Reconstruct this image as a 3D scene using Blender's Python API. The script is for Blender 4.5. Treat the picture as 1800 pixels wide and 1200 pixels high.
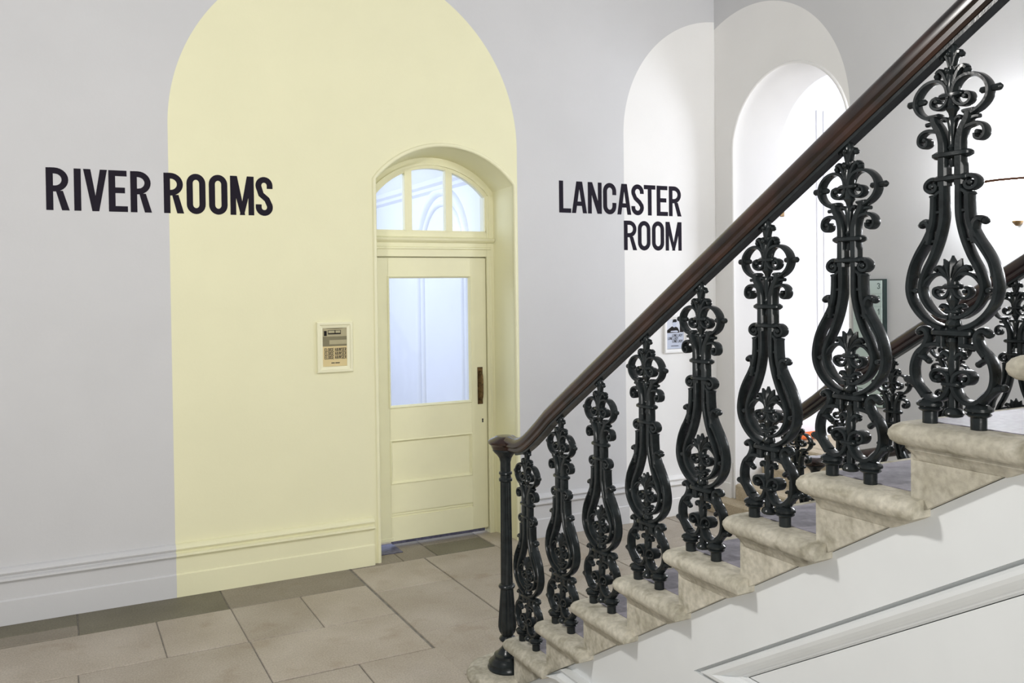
import bpy, math, random
from mathutils import Vector, Matrix

for o in list(bpy.data.objects):
    bpy.data.objects.remove(o, do_unlink=True)
SC = bpy.context.scene
COL = SC.collection
random.seed(7)

# ------------------------------------------------------------------ camera
CAM_H = 1.9695
cd = bpy.data.cameras.new('camera')
cam = bpy.data.objects.new('camera', cd)
COL.objects.link(cam)
r_ = Vector((0.88649, -0.46249, -0.0121)).normalized()
f_ = Vector((0.46230, 0.88656, -0.0175)).normalized()
u_ = r_.cross(f_).normalized()
M = Matrix(((r_.x, u_.x, -f_.x, 0), (r_.y, u_.y, -f_.y, 0), (r_.z, u_.z, -f_.z, CAM_H), (0, 0, 0, 1)))
cam.matrix_world = M
cd.sensor_fit = 'HORIZONTAL'
cd.sensor_width = 36.0
cd.lens = 1540.54 / 1800 * 36.0
cd.shift_y = (531.33 - 600) / 1800
cd.clip_start = 0.05
SC.camera = cam

# ------------------------------------------------------------------ world, lights, exposure
w = bpy.data.worlds.new('world')
SC.world = w
w.use_nodes = True
bg = w.node_tree.nodes['Background']
bg.inputs[0].default_value = (0.96, 0.98, 1.0, 1)
bg.inputs[1].default_value = 0.32
SC.view_settings.view_transform = 'Standard'
SC.view_settings.look = 'None'
SC.view_settings.gamma = 1.0
SC.view_settings.use_curve_mapping = False
SC.view_settings.exposure = 0.05


def area(name, loc, target, size, power, col, sizey=None):
    l = bpy.data.lights.new(name, 'AREA')
    l.energy = power
    l.color = col
    l.size = size
    if sizey:
        l.shape = 'RECTANGLE'
        l.size_y = sizey
    o = bpy.data.objects.new(name, l)
    o.location = loc
    o.rotation_euler = (Vector(target) - Vector(loc)).to_track_quat('-Z', 'Y').to_euler()
    COL.objects.link(o)
    return o


def globe(name, loc, power, col, radius):
    l = bpy.data.lights.new(name, 'POINT')
    l.energy = power
    l.color = col
    l.shadow_soft_size = radius
    o = bpy.data.objects.new(name, l)
    o.location = loc
    COL.objects.link(o)
    return o


area('rear_fill_light', (-0.6, -3.4, 2.3), (2.5, 6.0, 1.2), 2.4, 195, (1.0, 0.985, 0.95), 2.6)  # unseen fill panel added behind the camera
globe('hall_pendant_light', (-0.30, 2.35, 3.1), 165, (1.0, 0.97, 0.93), 0.15)
globe('stairwell_fill_light', (2.6, 2.0, 5.2), 85, (1.0, 0.97, 0.93), 0.2)  # unseen fill added above the flight to brighten door and wall
area('lobby_daylight', (8.2, 3.2, 2.2), (5.6, 5.9, 1.7), 1.8, 120, (0.86, 0.9, 1.0), 2.4)
area('room_daylight', (0.9, 8.6, 2.9), (3.4, 8.4, 1.9), 2.2, 84, (0.74, 0.81, 1.0), 2.0)

# ------------------------------------------------------------------ helpers


def link(o, parent=None, label=None, cat=None, group=None, kind=None):
    COL.objects.link(o)
    if parent is not None:
        o.parent = parent
    if label:
        o['label'] = label
    if cat:
        o['category'] = cat
    if group:
        o['group'] = group
    if kind:
        o['kind'] = kind
    return o


def empty(name, loc=(0, 0, 0), **k):
    o = bpy.data.objects.new(name, None)
    o.empty_display_size = 0.05
    o.location = loc
    return link(o, **k)


class MB:
    def __init__(s):
        s.v = []
        s.f = []

    def add(s, v, f):
        n = len(s.v)
        s.v += [tuple(p) for p in v]
        s.f += [tuple(i + n for i in q) for q in f]
        return s

    def box(s, x0, x1, y0, y1, z0, z1, b=0.0):
        if b <= 0:
            v = [(x, y, z) for x in (x0, x1) for y in (y0, y1) for z in (z0, z1)]
            f = [(0, 1, 3, 2), (4, 6, 7, 5), (0, 4, 5, 1), (2, 3, 7, 6), (0, 2, 6, 4), (1, 5, 7, 3)]
            return s.add(v, f)
        loops = []
        for z, o in ((z0, b), (z0 + b, 0), (z1 - b, 0), (z1, b)):
            c = b if o == 0 else b
            loops.append([(x0 + o, y0 + o + c, z), (x0 + o + c, y0 + o, z), (x1 - o - c, y0 + o, z), (x1 - o, y0 + o + c, z),
                          (x1 - o, y1 - o - c, z), (x1 - o - c, y1 - o, z), (x0 + o + c, y1 - o, z), (x0 + o, y1 - o - c, z)])
        return s.loft(loops, True, True, True)

    def loft(s, loops, closed=True, cap0=False, cap1=False):
        n = len(loops[0])
        v = [p for l in loops for p in l]
        f = []
        for i in range(len(loops) - 1):
            for j in range(n if closed else n - 1):
                k = (j + 1) % n
                f.append((i * n + j, i * n + k, (i + 1) * n + k, (i + 1) * n + j))
        if cap0:
            f.append(tuple(reversed(range(n))))
        if cap1:
            f.append(tuple(range((len(loops) - 1) * n, len(loops) * n)))
        return s.add(v, f)

    def prism(s, poly, axis, a, b):
        """poly = 2d points, extruded along axis from a to b"""
        def P(p, t):
            if axis == 0:
                return (t, p[0], p[1])
            if axis == 1:
                return (p[0], t, p[1])
            return (p[0], p[1], t)
        return s.loft([[P(p, a) for p in poly], [P(p, b) for p in poly]], True, True, True)

    def lathe(s, prof, cx, cy, n=24, flute=None):
        loops = []
        for i, (r, z) in enumerate(prof):
            lp = []
            for j in range(n):
                a = 2 * math.pi * j / n
                rr = r
                if flute and flute[0] <= i <= flute[1]:
                    rr = r * (1 - 0.10 * (j % 2))
                lp.append((cx + rr * math.cos(a), cy + rr * math.sin(a), z))
            loops.append(lp)
        return s.loft(loops, True, True, True)

    def sweep(s, path, prof, up=(0, 0, 1), closed=False, caps=True):
        """path 3d points; prof 2d (a along side, b along normal-ish up)."""
        n = len(path)
        P = [Vector(p) for p in path]
        up = Vector(up)
        loops = []
        for i in range(n):
            if closed:
                t = P[(i + 1) % n] - P[i - 1]
            else:
                t = P[min(i + 1, n - 1)] - P[max(i - 1, 0)]
            t.normalize()
            side = t.cross(up).normalized()
            nn = side.cross(t).normalized()
            loops.append([tuple(P[i] + side * a + nn * b) for a, b in prof])
        if closed:
            loops.append(loops[0])
            return s.loft(loops, True)
        return s.loft(loops, True, caps, caps)

    def ball(s, c, rx, ry=None, rz=None, n=10, m=6):
        ry = ry or rx
        rz = rz or rx
        loops = []
        for i in range(m + 1):
            a = -math.pi / 2 + math.pi * i / m
            q = max(math.cos(a), 0.05)
            loops.append([(c[0] + rx * q * math.cos(2 * math.pi * j / n), c[1] + ry * q * math.sin(2 * math.pi * j / n), c[2] + rz * math.sin(a)) for j in range(n)])
        return s.loft(loops, True, True, True)

    def mesh(s, name, mat, smooth=None):
        me = bpy.data.meshes.new(name)
        me.from_pydata(s.v, [], s.f)
        me.update()
        import bmesh
        bm = bmesh.new()
        bm.from_mesh(me)
        bmesh.ops.recalc_face_normals(bm, faces=bm.faces)
        bm.to_mesh(me)
        bm.free()
        if mat:
            me.materials.append(mat)
        if smooth is not None:
            me.polygons.foreach_set('use_smooth', [True] * len(me.polygons))
            me.set_sharp_from_angle(angle=math.radians(smooth))
        return me

    def build(s, name, mat, parent=None, smooth=None, **k):
        o = bpy.data.objects.new(name, s.mesh(name, mat, smooth))
        return link(o, parent=parent, **k)


def catmull(pts, n=5):
    if len(pts) < 3:
        return [tuple(p) for p in pts]
    P = [Vector(p) for p in pts]
    P = [P[0] * 2 - P[1]] + P + [P[-1] * 2 - P[-2]]
    out = []
    for i in range(1, len(P) - 2):
        p0, p1, p2, p3 = P[i - 1:i + 3]
        for k in range(n):
            t = k / n
            out.append(0.5 * ((2 * p1) + (p2 - p0) * t + (2 * p0 - 5 * p1 + 4 * p2 - p3) * t * t + (3 * p1 - p0 - 3 * p2 + p3) * t ** 3))
    out.append(P[-2])
    return [tuple(p) for p in out]


# ------------------------------------------------------------------ materials
def nmat(name):
    m = bpy.data.materials.new(name)
    m.use_nodes = True
    nt = m.node_tree
    return m, nt, nt.nodes['Principled BSDF'], nt.nodes.new, nt.links.new


def setp(b, col=None, rough=None, metal=None, spec=None, coat=None):
    if col:
        b.inputs['Base Color'].default_value = (*col, 1)
    if rough is not None:
        b.inputs['Roughness'].default_value = rough
    if metal is not None:
        b.inputs['Metallic'].default_value = metal
    if spec is not None:
        b.inputs['Specular IOR Level'].default_value = spec
    if coat is not None:
        b.inputs['Coat Weight'].default_value = coat


def noise_ramp(nt, N, K, scale, c0, c1, p0=0.35, p1=0.65, detail=4, coord=None, stretch=None):
    n = N('ShaderNodeTexNoise')
    n.inputs['Scale'].default_value = scale
    n.inputs['Detail'].default_value = detail
    g = N('ShaderNodeNewGeometry')
    src = g.outputs['Position']
    if stretch:
        mp = N('ShaderNodeMapping')
        mp.inputs['Scale'].default_value = stretch
        K(src, mp.inputs['Vector'])
        src = mp.outputs['Vector']
    K(src, n.inputs['Vector'])
    r = N('ShaderNodeValToRGB')
    r.color_ramp.elements[0].position = p0
    r.color_ramp.elements[1].position = p1
    r.color_ramp.elements[0].color = (*c0, 1)
    r.color_ramp.elements[1].color = (*c1, 1)
    K(n.outputs['Fac'], r.inputs['Fac'])
    return r.outputs['Color'], n.outputs['Fac']


def bump(nt, N, K, b, fac, strength, dist=0.002):
    bp = N('ShaderNodeBump')
    bp.inputs['Strength'].default_value = strength
    bp.inputs['Distance'].default_value = dist
    K(fac, bp.inputs['Height'])
    K(bp.outputs['Normal'], b.inputs['Normal'])


def mixc(N, K, fac, a, b_, mode='MIX'):
    m = N('ShaderNodeMix')
    m.data_type = 'RGBA'
    m.blend_type = mode
    for sock, val in ((0, fac), (6, a), (7, b_)):
        if hasattr(val, 'is_output'):
            K(val, m.inputs[sock])
        elif isinstance(val, (int, float)):
            m.inputs[sock].default_value = val
        else:
            m.inputs[sock].default_value = (*val, 1)
    return m.outputs[2]


def simple(name, col, rough=0.5, metal=0, spec=0.5, coat=None, var=0.06, vscale=6, bumpf=0.0, bscale=60):
    m, nt, b, N, K = nmat(name)
    setp(b, col, rough, metal, spec, coat)
    c, f = noise_ramp(nt, N, K, vscale, [x * (1 - var) for x in col], [min(1, x * (1 + var)) for x in col])
    K(c, b.inputs['Base Color'])
    if bumpf:
        n = N('ShaderNodeTexNoise')
        n.inputs['Scale'].default_value = bscale
        g = N('ShaderNodeNewGeometry')
        K(g.outputs['Position'], n.inputs['Vector'])
        bump(nt, N, K, b, n.outputs['Fac'], bumpf)
    return m


def arch_mask(N, K, axis, c, zc, r):
    """paint mask: inside a round-headed shape (pointwise on wall coordinates)"""
    g = N('ShaderNodeNewGeometry')
    sp = N('ShaderNodeSeparateXYZ')
    K(g.outputs['Position'], sp.inputs[0])

    def ma(op, a, b_):
        n = N('ShaderNodeMath')
        n.operation = op
        for i, q in enumerate((a, b_)):
            if q is None:
                continue
            if isinstance(q, (int, float)):
                n.inputs[i].default_value = q
            else:
                K(q, n.inputs[i])
        return n.outputs[0]
    dx = ma('SUBTRACT', sp.outputs[axis], c)
    dz = ma('MAXIMUM', ma('SUBTRACT', sp.outputs[2], zc), 0.0)
    d = ma('SQRT', ma('ADD', ma('MULTIPLY', dx, dx), ma('MULTIPLY', dz, dz)), None)
    return ma('LESS_THAN', d, r)


GREY = (0.605, 0.605, 0.612)
YEL = (0.81, 0.787, 0.54)
WHT = (0.82, 0.81, 0.79)


def wallpaint(name, masks, rough=0.75):
    m, nt, b, N, K = nmat(name)
    setp(b, rough=rough, spec=0.25)
    c, f = noise_ramp(nt, N, K, 2.0, [x * 0.985 for x in GREY], [x * 1.015 for x in GREY])
    for (axis, cc, zc, r, col) in masks:
        fac = arch_mask(N, K, axis, cc, zc, r)
        c2, _ = noise_ramp(nt, N, K, 2.5, [x * 0.985 for x in col], [min(x * 1.01, 1) for x in col])
        c = mixc(N, K, fac, c, c2)
    K(c, b.inputs['Base Color'])
    n = N('ShaderNodeTexNoise')
    n.inputs['Scale'].default_value = 70
    n.inputs['Detail'].default_value = 5
    g = N('ShaderNodeNewGeometry')
    K(g.outputs['Position'], n.inputs['Vector'])
    bump(nt, N, K, b, n.outputs['Fac'], 0.12, 0.003)
    return m


M_LEFT = wallpaint('wall_paint_grey_yellow_white', [(0, 1.925, 3.03, 1.265, YEL), (0, 5.235, 3.22, 1.045, WHT)])
M_BACK = wallpaint('wall_paint_grey_white', [(1, 5.585, 3.235, 1.05, WHT)])
M_YEL = simple('yellow_gloss_paint', YEL, 0.42, spec=0.4, var=0.015, bumpf=0.05, bscale=40)
M_WHITE = simple('white_paint', WHT, 0.45, spec=0.4, var=0.015)
M_LOBBY = simple('lobby_white_paint', (0.9, 0.9, 0.92), 0.6, var=0.01)
M_ROOM = simple('room_white_paint', (0.88, 0.9, 0.95), 0.6, var=0.01)
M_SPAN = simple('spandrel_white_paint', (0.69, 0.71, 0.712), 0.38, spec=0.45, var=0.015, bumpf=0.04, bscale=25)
M_INK = simple('lettering_ink', (0.017, 0.014, 0.022), 0.7, spec=0.08, var=0.05)
M_PRINTINK = simple('print_ink', (0.03, 0.028, 0.03), 0.8, spec=0.05, var=0.05)
M_IRON = simple('black_painted_iron', (0.015, 0.0185, 0.0195), 0.21, spec=0.30, var=0.25, vscale=30, bumpf=0.12, bscale=130)
M_BRASS = simple('worn_bronze', (0.14, 0.085, 0.035), 0.42, metal=0.7, var=0.4, vscale=60)
M_DARKMETAL = simple('dark_metal', (0.03, 0.03, 0.035), 0.4, metal=0.5)
M_DULLBLUE = simple('blue_steel_and_gap_light', (0.12, 0.12, 0.19), 0.35, metal=0.4, var=0.3, vscale=40)  # floor plate steel; the same blue stands in for light under the door
M_CARDFRAME = simple('cream_frame_paint', (0.83, 0.805, 0.57), 0.4, var=0.02)
M_ORANGE = simple('orange_cloth', (0.75, 0.16, 0.03), 0.8, var=0.15, vscale=40)
M_RUBBER = simple('grout', (0.22, 0.205, 0.18), 0.9, var=0.2, vscale=20)


def mk_glass():
    m, nt, b, N, K = nmat('window_glass')
    out = nt.nodes['Material Output']
    tr = N('ShaderNodeBsdfTransparent')
    tr.inputs[0].default_value = (0.95, 0.97, 1.0, 1)
    gl = N('ShaderNodeBsdfGlossy')
    gl.inputs['Roughness'].default_value = 0.05
    mx = N('ShaderNodeMixShader')
    mx.inputs[0].default_value = 0.05
    K(tr.outputs[0], mx.inputs[1])
    K(gl.outputs[0], mx.inputs[2])
    # small pale translucent share over the clear pane
    df = N('ShaderNodeBsdfTranslucent')
    df.inputs[0].default_value = (0.9, 0.93, 1, 1)
    mx2 = N('ShaderNodeMixShader')
    mx2.inputs[0].default_value = 0.12
    K(mx.outputs[0], mx2.inputs[1])
    K(df.outputs[0], mx2.inputs[2])
    K(mx2.outputs[0], out.inputs[0])
    return m


M_GLASS = mk_glass()


def mk_wood():
    m, nt, b, N, K = nmat('polished_mahogany')
    setp(b, rough=0.22, spec=0.5, coat=0.3)
    b.inputs['Coat Roughness'].default_value = 0.1
    c, f = noise_ramp(nt, N, K, 9, (0.008, 0.004, 0.003), (0.036, 0.0125, 0.007), 0.35, 0.7, 6, stretch=(6, 1, 1))
    K(c, b.inputs['Base Color'])
    return m


M_WOOD = mk_wood()


def mk_stone(name, base, dark, light, rough=0.75, stain=(0.25, 0.2, 0.13), st=0.5, rnd=0.0, fine=90, bs=0.25, s1=3.5, s2=9.0):
    m, nt, b, N, K = nmat(name)
    setp(b, rough=rough, spec=0.3)
    c, f = noise_ramp(nt, N, K, s1, dark, light, 0.3, 0.7, 10)
    c = mixc(N, K, 0.7, base, c)
    c2, f2 = noise_ramp(nt, N, K, s2, (0, 0, 0), (1, 1, 1), 0.56, 0.76, 10)
    s = N('ShaderNodeMath')
    s.operation = 'MULTIPLY'
    K(c2, s.inputs[0])
    s.inputs[1].default_value = st
    c = mixc(N, K, s.outputs[0], c, stain)
    c3, f3 = noise_ramp(nt, N, K, fine, (0.86, 0.86, 0.86), (1.1, 1.1, 1.1), 0.35, 0.65, 3)
    c = mixc(N, K, 1.0, c, c3, 'MULTIPLY')
    if rnd:
        oi = N('ShaderNodeObjectInfo')
        rr = N('ShaderNodeMapRange')
        rr.inputs[3].default_value = 1 - rnd
        rr.inputs[4].default_value = 1 + rnd
        K(oi.outputs['Random'], rr.inputs[0])
        cc = N('ShaderNodeCombineColor')
        for i in range(3):
            K(rr.outputs[0], cc.inputs[i])
        c = mixc(N, K, 1.0, c, cc.outputs[0], 'MULTIPLY')
    K(c, b.inputs['Base Color'])
    bump(nt, N, K, b, f3, bs, 0.003)
    return m


M_FLAG = mk_stone('worn_flagstone', (0.42, 0.37, 0.305), (0.35, 0.30, 0.235), (0.49, 0.44, 0.375), 0.5, (0.25, 0.18, 0.11), 0.5, 0.07, 110, 0.3, 2.6, 4.5)
M_FLAGD = mk_stone('dark_border_stone', (0.175, 0.16, 0.115), (0.15, 0.135, 0.095), (0.2, 0.185, 0.135), 0.6, (0.13, 0.12, 0.08), 0.3, 0.05)
M_FLAGM = mk_stone('grey_border_stone', (0.27, 0.24, 0.19), (0.235, 0.205, 0.16), (0.31, 0.275, 0.22), 0.6, (0.2, 0.16, 0.1), 0.3, 0.05)
M_STEP = mk_stone('stair_stone', (0.46, 0.43, 0.35), (0.30, 0.28, 0.215), (0.55, 0.52, 0.44), 0.85, (0.17, 0.155, 0.10), 0.75, 0.06, 60, 0.6, 11.0, 17.0)
M_TREAD = mk_stone('tread_mauve_light_cast', (0.24, 0.225, 0.265), (0.19, 0.18, 0.21), (0.29, 0.275, 0.32), 0.48, (0.14, 0.13, 0.16), 0.4, 0.03, 60)  # bluish cast of the light put into the stone's colour
M_SAND = mk_stone('sandstone_step', (0.50, 0.42, 0.29), (0.42, 0.35, 0.24), (0.56, 0.48, 0.35), 0.7, (0.28, 0.21, 0.12), 0.3, 0.04)

# ------------------------------------------------------------------ key dimensions (metres)
YW = 6.008          # face of the left wall
XB = 5.16           # face of the back wall
XS = 1.859          # near baluster line
WST = 1.645         # distance between the two baluster lines
RISE = 0.1813
GO = 0.30
Y2 = 3.53           # riser face of the second step
YB0 = 3.437         # first baluster

# ================================================================== SETTING
# ---- floor with flagstones
fl = MB().box(-3.2, 9.8, -3.0, 6.42, -0.12, -0.006).build('floor', M_RUBBER, kind='structure',
        label='stone flagged floor of the entrance hall')
slabs = []


def slab(x0, x1, y0, y1, m=None):
    slabs.append((x0, x1, y0, y1, m or M_FLAG))


# border row along the left wall
slab(-3.1, -0.9, 5.775, 6.0, M_FLAGD)
slab(-0.9, 0.085, 5.775, 6.0, M_FLAGD)
slab(-3.1, -1.4, 5.61, 5.775, M_FLAGM)
slab(-1.4, 0.085, 5.61, 5.775, M_FLAGM)
slab(0.085, 0.925, 5.60, 6.0, M_FLAGD)
slab(0.925, 1.80, 5.60, 6.0, M_FLAGM)
for a, b in ((-3.1, -2.0), (-2.0, -0.85), (-0.85, 0.50), (0.50, 0.93), (0.93, 1.36), (1.36, 1.80)):
    slab(a, b, 5.025, 5.60)
for a, b in ((-3.1, -1.7), (-1.7, -0.75), (-0.75, 0.07), (0.07, 0.934), (0.934, 1.80)):
    slab(a, b, 4.44, 5.02)
for a, b in ((-3.1, -2.1), (-2.1, -1.2), (-1.2, -0.3), (-0.3, 0.55), (0.55, 1.38), (1.38, 1.82)):
    slab(a, b, 3.85, 4.435)
for i, (y0, y1) in enumerate(((3.25, 3.85), (2.6, 3.25), (2.0, 2.6), (1.4, 2.0), (0.7, 1.4), (0, 0.7), (-0.8, 0), (-1.6, -0.8), (-2.5, -1.6))):
    x = -3.1 + 0.35 * (i % 2)
    xs = [-3.1]
    while x < 1.7:
        x += 0.85 + 0.12 * ((i * 7) % 3)
        xs.append(min(x, 1.86))
    for a, b in zip(xs[:-1], xs[1:]):
        if b - a > 0.1:
            slab(a, b, y0, y1)
# columns beside and beyond the door
for y0, y1 in ((5.43, 5.955), (4.665, 5.43), (4.05, 4.665), (3.5, 4.05)):
    slab(1.81, 2.355, y0, y1)
for y0, y1 in ((5.36, 5.96), (4.66, 5.36), (4.0, 4.66), (3.5, 4.0)):
    slab(2.36, 2.95, y0, y1)
slab(1.81, 2.20, 5.96, 6.40, M_FLAGM)
slab(2.20, 2.46, 5.96, 6.40, M_FLAGM)
slab(2.465, 2.94, 5.965, 6.24, M_FLAGD)
slab(2.465, 2.94, 6.245, 6.40, M_FLAGM)
slab(2.945, 3.54, 5.36, 6.40)
for i, x0 in enumerate((3.545, 4.05, 4.56)):
    x1 = (4.05, 4.56, 5.14)[i]
    for y0, y1 in (((5.70, 6.0), (5.2, 5.70), (4.5, 5.2), (3.8, 4.5)), ((5.45, 6.0), (4.9, 5.45), (4.2, 4.9), (3.6, 4.2)), ((5.7, 6.0), (5.1, 5.7), (4.4, 5.1), (3.7, 4.4)))[i]:
        slab(x0, x1, y0, y1)
slab(2.955, 3.54, 4.66, 5.355)
slab(2.955, 3.54, 4.0, 4.655)
for i in range(5):
    slab(3.56, 5.12, 3.5 - 0.9 * i - 0.89, 3.5 - 0.9 * i)
for (x0, x1, y0, y1, m) in slabs:
    g = 0.003
    dz = random.uniform(-0.0012, 0.0012)
    MB().box(x0 + g, x1 - g, y0 + g, y1 - g, -0.05, dz, 0.003).build('flagstone', m, fl)

# ---- left wall with segmental-arched door opening
DX, DHW, DZC, DR = 2.60, 0.5625, 2.305, 0.721
DHW2, DR2, YD = 0.52, 0.672, 6.30


def seg_outline(cx, hw, zc, r, n=18, z0=-0.12):
    a = math.asin(hw / r)
    pts = [(cx - hw, z0)]
    for i in range(n + 1):
        t = -a + 2 * a * i / n
        pts.append((cx + r * math.sin(t), zc + r * math.cos(t)))
    pts.append((cx + hw, z0))
    return pts


def wall_with_opening(outl_front, outl_mid, outl_back, t0, tm, t1, lo, hi, z0, z1, axis):
    """wall in the plane axis=t0..t1; opening outline lists of (h, z), bottom left to bottom right"""
    mb = MB()

    def P(h, z, t):
        return (h, t, z) if axis == 1 else (t, h, z)
    for outl, t in ((outl_front, t0), (outl_back, t1)):
        n = len(outl)
        a, b = outl[0][0], outl[-1][0]
        v = [P(lo, z0, t), P(a, z0, t), P(a, z1, t), P(lo, z1, t), P(b, z0, t), P(hi, z0, t), P(hi, z1, t), P(b, z1, t)]
        mb.add(v, [(0, 1, 2, 3), (4, 5, 6, 7)])
        for i in range(1, n - 2):
            p, q = outl[i], outl[i + 1]
            mb.add([P(p[0], p[1], t), P(q[0], q[1], t), P(q[0], z1, t), P(p[0], z1, t)], [(0, 1, 2, 3)])
    seq = [(outl_front, t0), (outl_mid, tm), (outl_back, t1)]
    mb.loft([[P(h, z, t) for h, z in o] for o, t in seq], False)
    v = [P(lo, z0, t0), P(lo, z0, t1), P(lo, z1, t1), P(lo, z1, t0)]
    mb.add(v, [(0, 1, 2, 3)])
    v = [P(hi, z0, t0), P(hi, z0, t1), P(hi, z1, t1), P(hi, z1, t0)]
    mb.add(v, [(0, 1, 2, 3)])
    mb.add([P(lo, z1, t0), P(hi, z1, t0), P(hi, z1, t1), P(lo, z1, t1)], [(0, 1, 2, 3)])
    return mb


o1 = seg_outline(DX, DHW, DZC, DR)
o2 = seg_outline(DX, DHW2, DZC, DR2)
wl = wall_with_opening(o1, o2, o2, YW, YD, 6.46, -3.2, XB + 0.25, -0.12, 5.4, 1).build('wall_left', M_LEFT, smooth=30, kind='structure',
     label='long grey plaster wall with painted yellow and white arches')
# bead round the door opening
path = [(x, YW + 0.004, z) for x, z in seg_outline(DX, DHW + 0.004, DZC, DR + 0.004, 24, 0.0)]
prof = [(0.016 * math.cos(a), 0.016 * math.sin(a)) for a in [i * math.pi / 5 for i in range(10)]]
MB().sweep(path, prof, up=(0, 1, 0)).build('trim_1', M_YEL, smooth=50, kind='structure', label='rounded yellow bead round the door opening')

# ---- skirting on the left wall (profile: offset out from wall, z)
SK = [(0, 0), (0.036, 0), (0.036, 0.143), (0.027, 0.151), (0.027, 0.254), (0.044, 0.260), (0.050, 0.268), (0.048, 0.279), (0.036, 0.284), (0.026, 0.287), (0.024, 0.299), (0.038, 0.303),
      (0.042, 0.312), (0.036, 0.322), (0.020, 0.334), (0.006, 0.339), (0, 0.339)]


def skirt_x(x0, x1, name, lab):
    return MB().loft([[(x, YW - o, z) for o, z in SK] for x in (x0, x1)], True, True, True).build(name, M_LEFT, kind='structure', label=lab)


skirt_x(-3.2, 1.99, 'baseboard_left', 'moulded skirting board below RIVER ROOMS, grey turning yellow')
skirt_x(3.20, XB - 0.02, 'baseboard_left', 'moulded skirting board below LANCASTER ROOM, grey turning white')

# ---- back wall with round-headed opening
AY, AR, AZC, XB2 = 5.1625, 0.6125, 3.085, 5.687


def rnd_outline(cy, r, zc, n=28, z0=-0.12):
    pts = [(cy + r, z0)]
    for i in range(n + 1):
        t = math.pi * i / n
        pts.append((cy + r * math.cos(t), zc + r * math.sin(t)))
    pts.append((cy - r, z0))
    return pts


oa = rnd_outline(AY, AR, AZC)
ob = rnd_outline(AY, AR - 0.004, AZC)
wall_with_opening(oa, ob, ob, XB, XB + 0.2, XB2, 6.2, -2.8, -0.12, 5.4, 0).build('wall_back', M_BACK, smooth=30, kind='structure',
     label='grey plaster back wall with white painted arch round the opening')
path = [(XB + 0.002, y, z) for y, z in rnd_outline(AY, AR + 0.012, AZC, 36, 0.13)]
prof = [(0.014 * math.cos(a), 0.014 * math.sin(a)) for a in [i * math.pi / 5 for i in range(10)]]
MB().sweep(path, prof, up=(1, 0, 0)).build('trim_2', M_WHITE, smooth=50, kind='structure', label='white rounded bead round the lobby arch')
MB().loft([[(XB - o, y, z * 0.9 + 0.125) for o, z in SK] for y in (YW - 0.03, AY + AR + 0.03)], True, True, True).build(
    'baseboard_back', M_WHITE, kind='structure', label='short white skirting between the corner and the lobby arch')
MB().loft([[(XB - o, y, z) for o, z in SK] for y in (AY - AR - 0.03, -2.8)], True, True, True).build(
    'baseboard_back', M_BACK, kind='structure', label='grey skirting along the back wall behind the staircase')

# ---- lobby beyond the arch
MB().box(5.9, 9.6, 2.0, 6.02, -0.12, 0.52).build('floor_lobby', M_SAND, kind='structure', label='raised stone floor of the bright lobby beyond the arch')
MB().box(XB2, 9.8, 6.02, 6.2, 0.0, 4.4).build('wall_lobby_side', M_LOBBY, kind='structure', label='bright white side wall of the lobby')
MB().box(9.6, 9.8, 2.0, 6.02, 0.0, 4.4).build('wall_lobby_end', M_LOBBY, kind='structure', label='white end wall of the lobby')
MB().box(XB2 - 0.02, 9.8, 1.9, 2.0, 0.0, 4.4).build('wall_lobby_far_side', M_LOBBY, kind='structure', label='white far side wall of the lobby')
MB().box(XB2 - 0.02, 9.8, 1.9, 6.2, 4.4, 4.5).build('ceiling_lobby', M_LOBBY, kind='structure', label='white ceiling of the lobby')
for k, x in enumerate((6.41, 6.5)):
    MB().box(x - 0.016, x + 0.016, 6.008, 6.022, 0.52, 3.6, 0.004).build('trim_%d' % (3 + k), M_LOBBY, kind='structure',
        label=('left', 'right')[k] + ' upright moulding strip on the bright lobby wall')
MB().box(5.90, 5.955, 5.985, 6.02, 2.585, 2.66, 0.004).build('wall_notice', M_BRASS, label='small brown plaque high on the lobby wall', cat='plaque')

# ---- room behind the glazed door
XR = 3.4
MB().box(-0.4, XR + 0.3, 6.46, 11.6, -0.12, -0.01).build('floor_room', M_SAND, kind='structure', label='floor of the room behind the glazed door')
wr = MB().box(XR, XR + 0.25, 6.46, 11.6, 0, 3.9).build('wall_room_side', M_ROOM, kind='structure', label='white wall with blind arch seen through the door glass')
MB().box(-0.4, XR + 0.3, 11.4, 11.6, 0, 3.9).build('wall_room_end', M_ROOM, kind='structure', label='white end wall of the room behind the door')
MB().box(-0.6, -0.4, 6.46, 11.6, 0, 3.9).build('wall_room_far_side', M_ROOM, kind='structure', label='far side wall of the room behind the door')
MB().box(-0.6, XR + 0.3, 6.46, 11.6, 3.9, 4.0).build('ceiling_room', M_ROOM, kind='structure', label='white ceiling of the room behind the door')
cp = [(0, 2.92), (0.05, 2.94), (0.06, 2.97), (0.10, 2.99), (0.12, 3.03), (0.55, 3.5), (0.55, 3.9), (0, 3.9)]
MB().loft([[(XR - o, y, z) for o, z in cp] for y in (6.46, 11.4)], True, True, True).build('cornice', M_ROOM, wr)
for rr, tt in ((0.62, 0.045), (0.50, 0.03)):
    pa = [(XR - 0.005, 8.0 + rr, 0.0)] + [(XR - 0.005, 8.0 + rr * math.cos(t), 2.30 + rr * math.sin(t)) for t in [math.pi * i / 24 for i in range(25)]] + [(XR - 0.005, 8.0 - rr, 0.0)]
    MB().sweep(pa, [(tt * math.cos(a), tt * math.sin(a)) for a in [i * math.pi / 4 for i in range(8)]], up=(1, 0, 0)).build('arch_moulding', M_ROOM, wr, smooth=50)

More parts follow.
